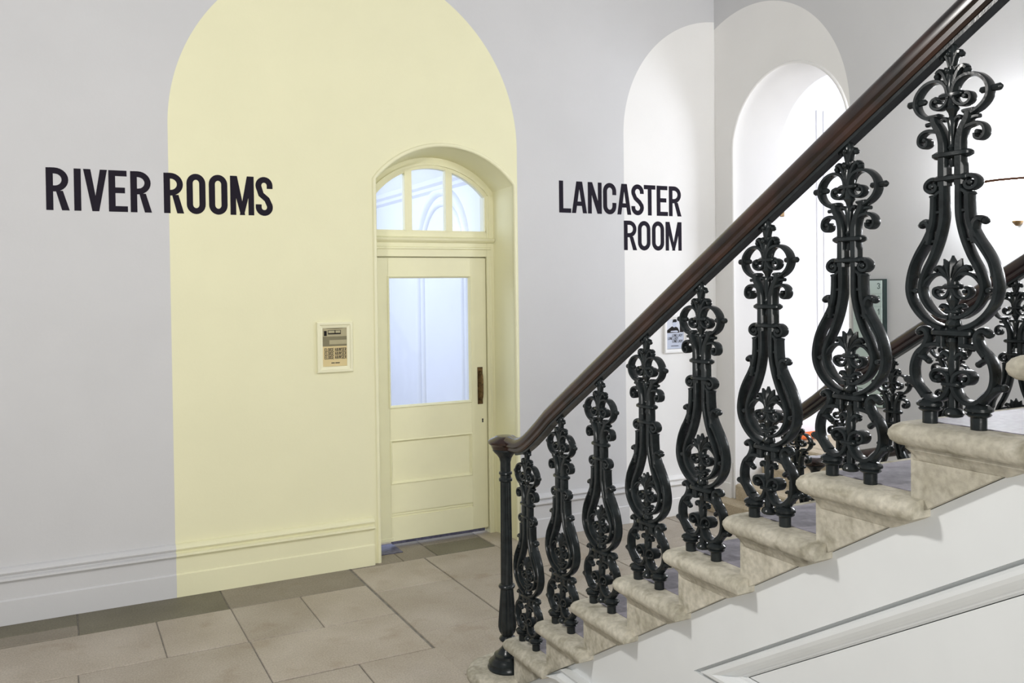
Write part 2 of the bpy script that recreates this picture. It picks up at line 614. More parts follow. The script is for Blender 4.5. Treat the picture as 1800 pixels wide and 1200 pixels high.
# ================================================================== DOOR + FANLIGHT
door = empty('door_1', (0, 0, 0), kind='structure', label='yellow half-glazed door under a fanlight')
yf, yb = YD + 0.012, YD + 0.057
LX0, LX1, LZ0, LZ1 = 2.085, 3.055, 0.045, 2.203
GX0, GX1, GZ0, GZ1 = 2.248, 2.908, 1.076, 2.048


def part(name, x0, x1, y0, y1, z0, z1, m, parent, b=0.0):
    return MB().box(x0, x1, y0, y1, z0, z1, b).build(name, m, parent)


part('stile', LX0, GX0 - 0.012, yf, yb, LZ0, LZ1, M_YEL, door, 0.002)
part('stile', GX1 + 0.012, LX1, yf, yb, LZ0, LZ1, M_YEL, door, 0.002)
part('top_rail', GX0 - 0.012, GX1 + 0.012, yf, yb, GZ1 + 0.012, LZ1, M_YEL, door)
part('lock_rail', GX0 - 0.012, GX1 + 0.012, yf, yb, 0.815, GZ0 - 0.012, M_YEL, door)
part('middle_rail', GX0 - 0.012, GX1 + 0.012, yf, yb, 0.262, 0.48, M_YEL, door)
part('bottom_rail', GX0 - 0.012, GX1 + 0.012, yf, yb, LZ0, 0.228, M_YEL, door)
part('panel', GX0 - 0.02, GX1 + 0.02, yf + 0.016, yb - 0.01, 0.47, 0.825, M_YEL, door)
part('panel', GX0 - 0.02, GX1 + 0.02, yf + 0.010, yb - 0.01, 0.21, 0.28, M_YEL, door)
part('panel_bead', GX0 - 0.012, GX1 + 0.012, yf + 0.004, yf + 0.012, 0.239, 0.249, M_YEL, door, 0.002)


def mould_frame(x0, x1, z0, z1, w_, y0, y1, parent, name, m):
    # mitred moulding with sloping face, rectangle opening
    pr = [(0, y0), (w_ * 0.35, y0 - 0.004), (w_, y1), (w_, y1 + 0.012), (0, y1 + 0.012)]
    loops = []
    for cx, cz, sx, sz in ((x0, z0, 1, 1), (x1, z0, -1, 1), (x1, z1, -1, -1), (x0, z1, 1, -1)):
        loops.append([(cx + sx * o, y, cz + sz * o) for o, y in pr])
    loops.append(loops[0])
    return MB().loft(loops, True).build(name, m, parent)


mould_frame(GX0 - 0.018, GX1 + 0.018, GZ0 - 0.018, GZ1 + 0.018, 0.02, yf - 0.004, yf + 0.010, door, 'glazing_bead', M_YEL)
mould_frame(GX0 - 0.014, GX1 + 0.014, 0.477, 0.818, 0.022, yf - 0.002, yf + 0.015, door, 'panel_moulding', M_YEL)
part('glass_pane', GX0 - 0.01, GX1 + 0.01, yf + 0.02, yf + 0.026, GZ0 - 0.01, GZ1 + 0.01, M_GLASS, door)
pl = part('push_plate', 2.972, 3.018, yf - 0.004, yf, 1.04, 1.335, M_BRASS, door, 0.0015)
pl['label'] = 'worn bronze plate'
hp = catmull([(2.995, yf - 0.003, 1.075), (2.995, yf - 0.03, 1.085), (2.995, yf - 0.042, 1.12), (2.995, yf - 0.044, 1.19), (2.995, yf - 0.042, 1.25), (2.995, yf - 0.03, 1.285), (2.995, yf - 0.003, 1.295)], 4)
MB().sweep(hp, [(0.009 * math.cos(a), 0.009 * math.sin(a)) for a in [i * math.pi / 4 for i in range(8)]], up=(1, 0, 0)).build('pull_handle', M_BRASS, pl, smooth=50)
kh = MB().ball((3.014, yf - 0.001, 0.915), 0.007, 0.004, 0.009)
kh.prism([(3.010, 0.914), (3.018, 0.914), (3.020, 0.893), (3.008, 0.893)], 1, yf - 0.0025, yf)
kh.build('keyhole', M_DARKMETAL, door)
part('bottom_pivot', LX0 + 0.0, LX0 + 0.17, yf - 0.004, yb, 0.045, 0.075, M_YEL, door, 0.002)
part('top_pivot', 2.09, 2.10, yf - 0.012, yf, 2.17, 2.225, M_DARKMETAL, door, 0.001)
part('gap_light_strip', LX0 + 0.16, LX1 - 0.03, yf + 0.006, yb - 0.005, 0.022, 0.048, M_DULLBLUE, door)  # bluish light under the door put in as a coloured strip
MB().box(2.075, 2.27, 6.16, 6.40, 0.0, 0.006, 0.002).build('floor_spring_plate', M_DULLBLUE, label='scuffed steel floor plate at the hinge side of the yellow door', cat='floor plate')

fr = empty('door_2', (0, 0, 0), kind='structure', label='yellow frame and transom around the glazed door')
part('frame_post', 3.062, 3.13, YD - 0.005, 6.42, -0.005, 2.70, M_YEL, fr, 0.004)
part('frame_bead', 3.088, 3.10, YD - 0.014, YD, 0.0, 2.215, M_YEL, fr, 0.003)
part('frame_post', 2.06, 2.083, YD - 0.005, 6.42, -0.005, 2.70, M_YEL, fr, 0.004)
part('transom_rail', 2.083, 3.062, YD - 0.002, 6.42, 2.212, 2.40, M_YEL, fr, 0.002)
part('gap_light_stop', 2.083, 3.062, yb + 0.002, yb + 0.03, 2.17, 2.22, M_YEL, fr)  # hidden strips added to keep room light out of the door gaps
part('gap_light_stop', LX1 - 0.012, 3.07, yb + 0.002, yb + 0.03, 0.02, 2.2, M_YEL, fr)
part('gap_light_stop', 2.07, LX0 + 0.012, yb + 0.002, yb + 0.03, 0.02, 2.2, M_YEL, fr)
tp = [(0, 2.268), (0.012, 2.272), (0.012, 2.282), (0, 2.29)]
MB().loft([[(x, YD - 0.002 - o, z) for o, z in tp] for x in (2.07, 3.095)], True, True, True).build('transom_bead', M_YEL, fr)
tp = [(0, 2.318), (0.016, 2.326), (0.03, 2.338), (0.034, 2.352), (0.0, 2.366)]
MB().loft([[(x, YD - 0.002 - o, z) for o, z in tp] for x in (2.07, 3.118)], True, True, True).build('transom_moulding', M_YEL, fr)

fan = empty('window_1', (0, 0, 0), kind='structure', label='arched three-pane fanlight above the yellow door')
RG = 0.588
hwg = 0.450
ring_o = seg_outline(DX, DHW2 + 0.006, DZC, DR2 + 0.008, 18, 2.36)
ag = math.asin(hwg / RG)


def gz(x):
    return DZC + math.sqrt(max(RG * RG - (x - DX) ** 2, 0))


inn = [(DX - hwg, 2.415)] + [(DX + RG * math.sin(-ag + 2 * ag * i / 18), DZC + RG * math.cos(-ag + 2 * ag * i / 18)) for i in range(19)] + [(DX + hwg, 2.415)]


def ringframe(o, i, y0, y1, name, m, parent, ystep=None):
    n = len(o)
    mb = MB()
    loops = [[(p[0], y0, p[1]) for p in o], [(p[0], y0, p[1]) for p in i], [(p[0], y1, p[1]) for p in i], [(p[0], y1, p[1]) for p in o]]
    loops.append(loops[0])
    return mb.loft(loops, False).build(name, m, parent, smooth=30)


ringframe(ring_o, inn, YD + 0.004, YD + 0.06, 'arched_frame', M_YEL, fan)
mid1 = [(DX + (x - DX) * 1.13, 2.36 if k in (0, 20) else DZC + (z - DZC) * 1.10) for k, (x, z) in enumerate(inn)]
ringframe([(DX + (x - DX) * 1.10, 2.36 if k in (0, 20) else DZC + (z - DZC) * 1.07) for k, (x, z) in enumerate(inn)],
          [(DX + (x - DX) * 1.06, 2.36 if k in (0, 20) else DZC + (z - DZC) * 1.04) for k, (x, z) in enumerate(inn)], YD - 0.012, YD + 0.01, 'frame_moulding', M_YEL, fan)
part('bottom_rail', 2.10, 3.10, YD + 0.004, YD + 0.06, 2.385, 2.415, M_YEL, fan)
for x0, x1 in ((2.374, 2.432), (2.713, 2.768)):
    zt = gz((x0 + x1) / 2) + 0.012
    MB().prism([(x0, 2.41), (x1, 2.41), (x1 - 0.0, gz(x1) + 0.012), (x0, gz(x0) + 0.012)], 1, YD - 0.002, YD + 0.056).build('glazing_bar', M_YEL, fan)
for x0, x1 in ((DX - hwg, 2.378), (2.428, 2.717), (2.764, DX + hwg)):
    n = 8
    poly = [(x0, 2.41), (x1, 2.41)] + [(x1 + (x0 - x1) * i / n, gz(x1 + (x0 - x1) * i / n) + 0.003) for i in range(n + 1)]
    MB().prism(poly, 1, YD + 0.03, YD + 0.035).build('glass_pane', M_GLASS, fan)

# ================================================================== LETTERING


def arcpts(cx, cy, rx, ry, a0, a1, n=10):
    return [(cx + rx * math.cos(math.radians(a0 + (a1 - a0) * i / n)), cy + ry * math.sin(math.radians(a0 + (a1 - a0) * i / n))) for i in range(n + 1)]


def strip(path, t):
    """ribbon of width t along a 2d polyline -> list of quads"""
    n = len(path)
    L, R = [], []
    for i in range(n):
        a = Vector(path[max(i - 1, 0)])
        b = Vector(path[min(i + 1, n - 1)])
        d = (b - a).normalized()
        nn = Vector((-d.y, d.x)) * (t / 2)
        p = Vector(path[i])
        L.append(tuple(p + nn))
        R.append(tuple(p - nn))
    return [[L[i], L[i + 1], R[i + 1], R[i]] for i in range(n - 1)]


def rect(x0, y0, x1, y1):
    return [(x0, y0), (x1, y0), (x1, y1), (x0, y1)]


def glyph(ch, w, H, t):
    v = t * 0.92
    h = t / 2
    if ch == 'I':
        return [rect(0, 0, w, H)]
    if ch == 'L':
        return [rect(0, 0, t, H), rect(0, 0, w, v)]
    if ch == 'T':
        return [rect(w / 2 - h, 0, w / 2 + h, H), rect(0, H - v, w, H)]
    if ch == 'E':
        return [rect(0, 0, t, H), rect(0, 0, w, v), rect(0, H - v, w * 0.96, H), rect(0, H * 0.52 - v / 2, w * 0.86, H * 0.52 + v / 2)]
    if ch == 'F':
        return [rect(0, 0, t, H), rect(0, H - v, w, H), rect(0, H * 0.5 - v / 2, w * 0.86, H * 0.5 + v / 2)]
    if ch == 'H':
        return [rect(0, 0, t, H), rect(w - t, 0, w, H), rect(0, H * 0.52 - v / 2, w, H * 0.52 + v / 2)]
    if ch == 'V':
        return [[(0, H), (t * 1.05, H), (w / 2 + h * 0.8, 0), (w / 2 - h, 0)], [(w, H), (w - t * 1.05, H), (w / 2 - h * 0.8, 0), (w / 2 + h, 0)]]
    if ch == 'Y':
        return [[(0, H), (t * 1.05, H), (w / 2 + h, H * .42), (w / 2 - h, H * .42)], [(w, H), (w - t * 1.05, H), (w / 2 - h, H * .42), (w / 2 + h, H * .42)], rect(w / 2 - h, 0, w / 2 + h, H * .43)]
    if ch == 'A':
        return [[(0, 0), (t * 1.0, 0), (w / 2 + h * 0.5, H), (w / 2 - t * 0.72, H)], [(w, 0), (w - t, 0), (w / 2 - h * 0.5, H), (w / 2 + t * 0.72, H)], rect(w * 0.24, H * 0.23, w * 0.76, H * 0.23 + v)]
    if ch == 'N':
        return [rect(0, 0, t * .95, H), rect(w - t * .95, 0, w, H), [(0, H), (t * 1.1, H), (w, 0), (w - t * 1.1, 0)]]
    if ch == 'M':
        return [rect(0, 0, t * .95, H), rect(w - t * .95, 0, w, H), [(0, H), (t * 1.15, H), (w / 2 + h * .9, 0), (w / 2 - h * .55, 0)], [(w, H), (w - t * 1.15, H), (w / 2 - h * .9, 0), (w / 2 + h * .55, 0)]]
    if ch == 'W':
        q = w / 4
        return [[(0, H), (t, H), (q + h * .8, 0), (q - h * .8, 0)], [(2 * q - h, H), (2 * q + h * .6, H), (q + h * .8, 0), (q - h * .6, 0)],
                [(2 * q - h * .6, H), (2 * q + h, H), (3 * q + h * .6, 0), (3 * q - h * .8, 0)], [(w, H), (w - t, H), (3 * q - h * .8, 0), (3 * q + h * .8, 0)]]
    r = w / 2
    if ch in 'OCG':
        ry = r * 1.05
        cl = arcpts(r, H - ry, r - h, ry - v / 2, 0, 180, 14) + arcpts(r, ry, r - h, ry - v / 2, 180, 360, 14)
        if ch == 'O':
            return strip(cl + cl[:2], t)
        up, dn = H * 0.62, H * 0.37
        left = [(w - h, up)] + arcpts(r, H - ry, r - h, ry - v / 2, 0, 180, 14) + arcpts(r, ry, r - h, ry - v / 2, 180, 360, 14) + [(w - h, dn)]
        if ch == 'G':
            return strip(left[:-1] + [(w - h, H * .48)], t) + [rect(w * .5, H * .42, w, H * .42 + v)]
        return strip(left, t)
    if ch == 'D':
        return [rect(0, 0, t, H)] + strip([(0, H - v / 2)] + arcpts(w - r, H - r, r - h, r - v / 2, 90, 0, 8) + arcpts(w - r, r, r - h, r - v / 2, 0, -90, 8) + [(0, v / 2)], t)
    if ch == 'R':
        z0, z1 = H * 0.44 + v / 2, H - v / 2
        ry = (z1 - z0) / 2
        bw = min(ry * 1.05, w * 0.5)
        bowl = [(t * 0.5, z1)] + arcpts(w * 0.97 - h - bw, z1 - ry, bw, ry, 90, -90, 14) + [(t * 0.5, z0)]
        return [rect(0, 0, t, H)] + strip(bowl, t * 0.95) + [[(w - t * 1.08, 0), (w, 0), (w * 0.5 + t * 0.72, H * 0.46), (w * 0.5 - t * 0.28, H * 0.46)]]
    if ch == 'S':
        ry = r * 1.0
        p = [(w - h, H * 0.70)] + arcpts(r, H - ry, r - h, ry - v / 2, 0, 195, 14) + [(w * 0.32, H * 0.55), (w * 0.66, H * 0.42)] + arcpts(r, ry, r - h, ry - v / 2, 18, -180, 14) + [(h, H * 0.29)]
        return strip(p, t)
    if ch == '1':
        return [rect(w / 2 - h * 0.2, 0, w / 2 + t * .9, H), [(w * .15, H * .74), (w / 2, H), (w / 2, H * .8), (w * .15, H * .6)]]
    if ch == '2':
        return strip(arcpts(r, H - r, r - h, r - v / 2, 190, 0, 10) + [(w * .8, H * .5), (h, v / 2)], t) + [rect(0, 0, w, v)]
    if ch == '3':
        q = H * .27
        return strip(arcpts(r, H - q, r - h, q - v / 2, 170, -90, 10), t) + strip(arcpts(r, q, r - h, q - v / 2, 90, -170, 10), t)
    return []


def letter_mesh(name, polys, mapf, mat, parent, t0, t1):
    """polys 2d -> thin slabs; mapf(u,v,depth)->xyz"""
    mb = MB()
    eps = abs(t1 - t0) * 0.02
    for q, p in enumerate(polys):
        n = len(p)
        mb.add([mapf(u, v, t0) for u, v in p] + [mapf(u, v, t1 + eps * (q % 7)) for u, v in p],
               [tuple(range(n)), tuple(range(2 * n - 1, n - 1, -1))] + [(i, (i + 1) % n, n + (i + 1) % n, n + i) for i in range(n)])
    return mb.build(name, mat, parent)


def wall_words(rows, label, loc):
    root = empty('wall_lettering', loc, label=label, cat='lettering')
    for z0, H, letters in rows:
        for ch, a, b in letters:
            ww = b - a
            t = H * 0.150
            polys = glyph(ch, ww, H, t)
            letter_mesh('letter', polys, lambda u, v, d, a=a, z0=z0: (a + u - loc[0], YW - d - loc[1], z0 + v - loc[2]), M_INK, root, -0.002, 0.0015)
    return root


wall_words([(2.470, 0.258, [('R', -0.036, 0.091), ('I', 0.116, 0.155), ('V', 0.168, 0.302), ('E', 0.309, 0.418), ('R', 0.434, 0.558), ('R', 0.63, 0.751),
                            ('O', 0.768, 0.885), ('O', 0.906, 1.023), ('M', 1.041, 1.194), ('S', 1.205, 1.318)])],
           'large dark capitals RIVER ROOMS across the grey and yellow wall', (0.64, YW, 2.47))
wall_words([(2.557, 0.254, [('L', 3.566, 3.677), ('A', 3.684, 3.826), ('N', 3.836, 3.969), ('C', 3.983, 4.112), ('A', 4.122, 4.26), ('S', 4.263, 4.389), ('T', 4.391, 4.51),
                            ('E', 4.523, 4.64), ('R', 4.651, 4.784)]),
            (2.264, 0.244, [('R', 4.185, 4.316), ('O', 4.326, 4.454), ('O', 4.471, 4.597), ('M', 4.613, 4.783)])],
           'large dark capitals LANCASTER ROOM in two lines', (4.2, YW, 2.264))

# ================================================================== FRAMED POSTERS
ADV = {'E': .44, 'L': .40, 'O': .46, 'I': .17, 'S': .43, 'H': .47, 'A': .5, 'W': .68, 'R': .48, 'N': .48, 'D': .47, 'Y': .47}


def text_width(s, H):
    return sum((0.22 if c == ' ' else ADV[c] + 0.06) * H for c in s)


def print_line(s, x, z, H, width, y, parent, o):
    k = width / text_width(s, H)
    for c in s:
        if c == ' ':
            x += 0.22 * H * k
            continue
        wv = ADV[c] * H * k
        letter_mesh('printed_letter', glyph(c, wv, H, H * 0.155), lambda u, v, d, x=x, z=z: (x + u - o[0], y - d - o[1], z + v - o[2]), M_PRINTINK, parent, 0.0, 0.0004)
        x += wv + 0.06 * H * k


def flat(name, poly, y, m, parent, o, t=0.0005):
    return MB().prism([(a - o[0], b - o[2]) for a, b in poly], 1, y - o[1], y - t - o[1]).build(name, m, parent)


def poster(X0, X1, Z0, Z1, px0, px1, pz0, pz1, mframe, mpaper, label):
    o = ((X0 + X1) / 2, YW, Z0)
    root = empty('framed_poster', o, label=label, cat='poster')
    # mitred frame with stepped profile
    pr = [(0, 0), (0, -0.016), (0.006, -0.022), ((px0 - X0) * 0.45, -0.022), ((px0 - X0) * 0.55, -0.016), (px0 - X0, -0.010), (px0 - X0 + 0.002, 0)]
    loops = []
    for cx, cz, sx, sz in ((X0, Z0, 1, 1), (X1, Z0, -1, 1), (X1, Z1, -1, -1), (X0, Z1, 1, -1)):
        loops.append([(cx + sx * q - o[0], y, cz + sz * q - o[2]) for q, y in pr])
    loops.append(loops[0])
    MB().loft(loops, True).build('frame', mframe, root)
    MB().box(px0 - 0.004 - o[0], px1 + 0.004 - o[0], -0.007, -0.002, pz0 - 0.004 - o[2], pz1 + 0.004 - o[2]).build('print', mpaper, root)
    return root, o


M_PAPER1 = simple('cream_print_paper', (0.68, 0.56, 0.30), 0.8, spec=0.05, var=0.02)
M_PHOTO1 = simple('grey_photo_tone', (0.22, 0.2, 0.125), 0.8, spec=0.05, var=0.08, vscale=12)
M_PHOTO2 = simple('pale_photo_tone', (0.42, 0.38, 0.24), 0.8, spec=0.05, var=0.06, vscale=12)
M_PHOTO3 = simple('dark_photo_tone', (0.025, 0.023, 0.022), 0.8, spec=0.05, var=0.1)
M_PAPER2 = simple('pale_blue_paper', (0.52, 0.56, 0.66), 0.8, spec=0.05, var=0.02)
M_SKIN = simple('pale_print_tone', (0.62, 0.64, 0.7), 0.8, spec=0.05, var=0.03)
p1, o = poster(1.600, 1.857, 1.388, 1.742, 1.642, 1.824, 1.436, 1.709, M_CARDFRAME, M_PAPER1, 'cream framed poster reading ELOISE HAWSER beside the yellow door')
y = YW - 0.0072
flat('photo', rect(1.642, 1.572, 1.824, 1.709), y, M_PHOTO1, p1, o)
flat('photo_wall', [(1.644, 1.640), (1.822, 1.640), (1.822, 1.703), (1.780, 1.694), (1.730, 1.690), (1.680, 1.694), (1.644, 1.703)], y - .0005, M_PHOTO2, p1, o)
flat('photo_window', rect(1.680, 1.655, 1.772, 1.684), y - .001, M_PHOTO3, p1, o)
flat('photo_window', rect(1.652, 1.645, 1.672, 1.680), y - .001, M_PHOTO3, p1, o)
for a, b in ((1.684, 1.728), (1.734, 1.768)):
    flat('photo_light', rect(a, 1.664, b, 1.681), y - .0015, M_PHOTO2, p1, o)
flat('photo_floor', rect(1.690, 1.585, 1.815, 1.615), y - .0007, M_PHOTO2, p1, o)
for k in range(3):
    print_line('ELOISE HAWSER', 1.655, 1.535 - 0.0265 * k, 0.0245, 0.158, y, p1, o)
for a, b in ((1.702, 1.726), (1.730, 1.762)):
    flat('small_print', rect(a, 1.452, b, 1.458), y, M_PRINTINK, p1, o)

p2, o = poster(4.578, 4.826, 1.388, 1.712, 4.612, 4.790, 1.430, 1.688, M_WHITE, M_PAPER2, 'white framed poster reading LONE LADY behind the balusters')
flat('photo', rect(4.612, 1.560, 4.790, 1.688), y, M_SKIN, p2, o)
flat('photo_shirt', [(4.614, 1.562), (4.614, 1.585), (4.645, 1.605), (4.668, 1.618), (4.700, 1.618), (4.728, 1.604), (4.745, 1.575), (4.745, 1.562)], y - .0005, M_PHOTO3, p2, o)
flat('photo_cabinet', rect(4.750, 1.565, 4.788, 1.645), y - .0005, M_PHOTO3, p2, o)
flat('photo_face', [(4.674, 1.612), (4.694, 1.608), (4.712, 1.618), (4.717, 1.645), (4.708, 1.662), (4.684, 1.662), (4.674, 1.64)], y - .0010, M_PAPER2, p2, o)
flat('photo_hair', [(4.672, 1.646), (4.680, 1.652), (4.712, 1.652), (4.719, 1.660), (4.712, 1.676), (4.692, 1.680), (4.676, 1.672)], y - .0015, M_PHOTO3, p2, o)
flat('photo_arm', [(4.650, 1.570), (4.720, 1.566), (4.735, 1.574), (4.712, 1.582), (4.655, 1.579)], y - .0010, M_PAPER2, p2, o)
for x, z in ((4.668, 1.528), (4.622, 1.503), (4.668, 1.478)):
    print_line('LONE LADY', x, z, 0.0225, 0.112, y, p2, o)
flat('small_print', rect(4.655, 1.447, 4.735, 1.452), y, M_PRINTINK, p2, o)

# ================================================================== FLOOR DIRECTORY SIGN on the back wall
M_SIGNGLASS = simple('pale_green_glass_panel', (0.50, 0.60, 0.555), 0.12, spec=0.5, var=0.02)
M_SIGNEDGE = simple('dark_green_edge', (0.015, 0.03, 0.028), 0.3, var=0.1)
so = (XB, 4.35, 1.09)
sg = empty('directory_sign', so, label='pale green glass floor directory numbered 3 2 1 G', cat='sign')
MB().box(-0.036, -0.0005, -0.130, 0.130, 0, 0.905, 0.002).build('backing', M_SIGNEDGE, sg)
MB().box(-0.040, -0.036, -0.118, 0.130, 0.004, 0.895).build('panel', M_SIGNGLASS, sg)
M_SIGNLINE = simple('sign_rule', (0.28, 0.35, 0.33), 0.4)
M_SIGNINK = simple('sign_print', (0.08, 0.12, 0.11), 0.4)
for z in (0.80, 0.71, 0.62):
    MB().box(-0.0408, -0.0398, -0.116, 0.125, z, z + 0.0025).build('rule', M_SIGNLINE, sg)
for ch, z in (('3', 0.835), ('2', 0.745), ('1', 0.655), ('G', 0.565)):
    letter_mesh('numeral', glyph(ch, 0.026, 0.042, 0.0065), lambda u, v, d, z=z: (-0.0405 - d, -(u + 0.078), z + v), M_SIGNINK, sg, -0.0005, 0.0006)
for y0, y1, z in ((-0.112, -0.06, 0.548), (0.06, 0.085, 0.808), (0.02, 0.11, 0.28), (0.04, 0.11, 0.262), (0.03, 0.11, 0.244), (0.05, 0.11, 0.12), (0.06, 0.11, 0.10)):
    MB().box(-0.0410, -0.0398, y0, y1, z, z + 0.006).build('small_print', M_SIGNINK, sg)

# ================================================================== WALL LAMP (half-bowl uplighter)
def mk_bowl():
    m, nt, b, N, K = nmat('glowing_plaster_glass')
    setp(b, (0.9, 0.9, 0.9), 0.4)
    b.inputs['Emission Color'].default_value = (0.93, 0.96, 1.0, 1)
    b.inputs['Emission Strength'].default_value = 55
    return m


M_BOWL = mk_bowl()
M_RIM = simple('dull_brown_rim', (0.09, 0.045, 0.03), 0.9, spec=0.0)


def wall_lamp(loc, label):
    lamp = empty('wall_lamp', loc, label=label, cat='lamp', group='half-bowl wall lamps')
    mb = MB()
    loops = []
    for i in range(9):
        t = math.pi / 2 * i / 8
        rr = 0.235 * math.sin(t) if i else 0.03
        zz = 0.235 - 0.235 * math.cos(t) if i else 0.0
        loops.append([(-rr * math.sin(a) * 0.9, rr * math.cos(a), zz) for a in [math.pi * j / 16 for j in range(17)]])
    for i in range(8, -1, -1):
        t = math.pi / 2 * i / 8
        rr = 0.226 * math.sin(t) if i else 0.02
        zz = 0.235 - 0.222 * math.cos(t) if i else 0.012
        loops.append([(-rr * math.sin(a) * 0.9, rr * math.cos(a), zz) for a in [math.pi * j / 16 for j in range(17)]])
    mb.loft(loops, False)
    mb.build('bowl', M_BOWL, lamp, smooth=40)
    pr = [(-0.240 * math.sin(a) * 0.9, 0.240 * math.cos(a), 0.236) for a in [math.pi * j / 20 for j in range(21)]]
    MB().sweep(pr, [(0.009 * math.cos(a), 0.009 * math.sin(a)) for a in [i * math.pi / 3 for i in range(6)]]).build('rim', M_RIM, lamp, smooth=50)
    MB().lathe([(0.012, -0.03), (0.028, -0.012), (0.034, 0.0), (0.028, 0.008)], -0.02, 0, 12).build('finial', M_BRASS, lamp, smooth=50)
    pl_ = bpy.data.lights.new('lamp_bulb', 'POINT')
    pl_.energy = LAMP_W
    pl_.color = (0.98, 0.98, 1.0)
    pl_.shadow_soft_size = 0.05
    po = bpy.data.objects.new('lamp_bulb', pl_)
    po.location = (-0.075, 0, 0.30)
    link(po, parent=lamp)


LAMP_W = 30
wall_lamp((XB, 3.27, 2.33), 'white glowing half-bowl uplighter on the back wall beside the largest baluster')
wall_lamp((XB, 1.1, 2.33), 'added unseen half-bowl uplighter on the back wall, past the right edge')  # extra lamp added out of view to brighten the left wall

# ================================================================== STAIRCASE
st = empty('staircase', (XS, Y2, 0), label='pale stone staircase with white panelled side, rising to the right', cat='staircase')
X0S, X1S = XS - 0.030, XS + WST + 0.030
NPROF = [(0.012, 0.0), (0.026, -0.002), (0.038, -0.009), (0.045, -0.020), (0.046, -0.031), (0.042, -0.043), (0.032, -0.052), (0.018, -0.055), (0.018, -0.063), (0.013, -0.068), (0.006, -0.078), (0.003, -0.088), (0.0, -0.09)]


def sp(p):
    return (p[0] - XS, p[1] - Y2, p[2])


def step_outline(o, yf_, yb_, rc=0.03, n=4):
    x0, x1, yy = X0S - o, X1S + o, yf_ + o
    rc = rc if o > 0 else 0.002
    pts = [(x0, yb_)]
    for i in range(n + 1):
        a = math.pi - math.pi / 2 * i / n
        pts.append((x0 + rc + rc * math.cos(a), yy - rc + rc * math.sin(a)))
    for i in range(n + 1):
        a = math.pi / 2 - math.pi / 2 * i / n
        pts.append((x1 - rc + rc * math.cos(a), yy - rc + rc * math.sin(a)))
    pts.append((x1, yb_))
    return pts


NSTEP = 15
for k in range(2, NSTEP + 1):
    yk = Y2 - GO * (k - 2)
    zk = RISE * k
    root = empty('step', (0, 0, 0), parent=st)
    mb = MB()
    # triangular stone block
    mb.prism([(yk - Y2, zk - RISE - 0.047), (yk - Y2, zk - 0.004), (yk - GO - Y2, zk - 0.004), (yk - GO - Y2, zk - 0.047)], 0, X0S - XS, X1S - XS)
    mb.build('riser_block', M_STEP, root)
    loops = []
    rz = random.Random(k)
    for o_, z in NPROF:
        yb_ = yk - GO - 0.035 if z > -0.045 else yk - GO - 0.035 + (-z - 0.045) * GO / RISE * 1.25
        loops.append([sp((x, y_, zk + z)) for x, y_ in step_outline(o_, yk, yb_)])
    MB().loft(loops, True, True, True).build('nosing', M_STEP, root, smooth=40)
    MB().box(X0S + 0.045 - XS, X1S - 0.045 - XS, yk - GO - Y2 - 0.01, yk - 0.004 - Y2, zk - 0.01, zk + 0.002, 0.001).build('tread', M_TREAD, root)

# curtail (bottom) step with rounded ends
root = empty('bottom_step', (0, 0, 0), parent=st)
loops = []


def curtail(o):
    r = 0.145 + o
    yc = 3.665
    pts = []
    for i in range(13):
        a = -math.pi / 2 - math.pi * i / 12
        pts.append((XS + r * math.cos(a), yc + r * math.sin(a)))
    for i in range(13):
        a = math.pi / 2 - math.pi * i / 12
        pts.append((XS + WST + r * math.cos(a), yc + r * math.sin(a)))
    return pts


for o_, z in NPROF + [(0.0, -RISE + 0.001)]:
    loops.append([sp((x, y_, RISE + z)) for x, y_ in curtail(o_)])
MB().loft(loops, True, True, True).build('curtail_block', M_STEP, root, smooth=40)
MB().box(0.12, WST - 0.12, 3.55 - Y2, 3.79 - Y2, RISE - 0.01, RISE + 0.002, 0.001).build('tread', M_TREAD, root)

# spandrel under the stone string
XSP = XS - 0.006


SD = 0.047   # the stone string runs this far under the tread corners


def soff(y):
    return RISE - SD + (Y2 - y) * RISE / GO


YE = Y2 - GO * (NSTEP - 1)
cy_, cz_ = 2.285, 0.692
sl = RISE / GO
nrm = math.sqrt(1 + sl * sl)
Ytop = -0.40
ztop = cz_ + (cy_ - Ytop) * sl
XBK = XS + WST + 0.006


def face(x, pts):
    return [sp((x, y_, z)) for y_, z in pts]


A_, B_, C_, D_ = (3.52, 0.0), (3.52, soff(3.52) - 0.002), (YE, soff(YE) - 0.002), (YE, 0.0)
P_, Q_, R_ = (cy_, cz_), (Ytop, ztop), (Ytop, cz_)
mb = MB()
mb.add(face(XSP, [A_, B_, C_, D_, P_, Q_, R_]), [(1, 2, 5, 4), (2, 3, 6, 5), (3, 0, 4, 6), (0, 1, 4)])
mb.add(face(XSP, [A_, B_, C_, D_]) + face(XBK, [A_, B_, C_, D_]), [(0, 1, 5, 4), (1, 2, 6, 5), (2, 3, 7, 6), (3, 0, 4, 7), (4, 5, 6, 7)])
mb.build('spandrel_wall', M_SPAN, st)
sk2 = [(o_ * 1.0, z * 1.30) for o_, z in SK]
y1_ = Y2 - (0.437 - RISE) * GO / RISE
# skirting of the spandrel, its top end cut by the slope of the string


def sk_top(y):
    return soff(y) - 0.006


pth = []
mb = MB()
loops = []
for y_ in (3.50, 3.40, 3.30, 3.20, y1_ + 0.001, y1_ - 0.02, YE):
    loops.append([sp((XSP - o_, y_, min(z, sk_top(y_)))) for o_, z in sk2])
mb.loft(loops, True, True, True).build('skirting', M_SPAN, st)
# sunk triangular panel moulding
mprof = [(0.0, 0.0), (0.0005, -0.014), (0.009, -0.014), (0.011, 0.004), (0.018, 0.011), (0.028, 0.012), (0.038, 0.006), (0.046, -0.008), (0.054, -0.014), (0.060, -0.015), (0.062, -0.021), (0.068, -0.021)]


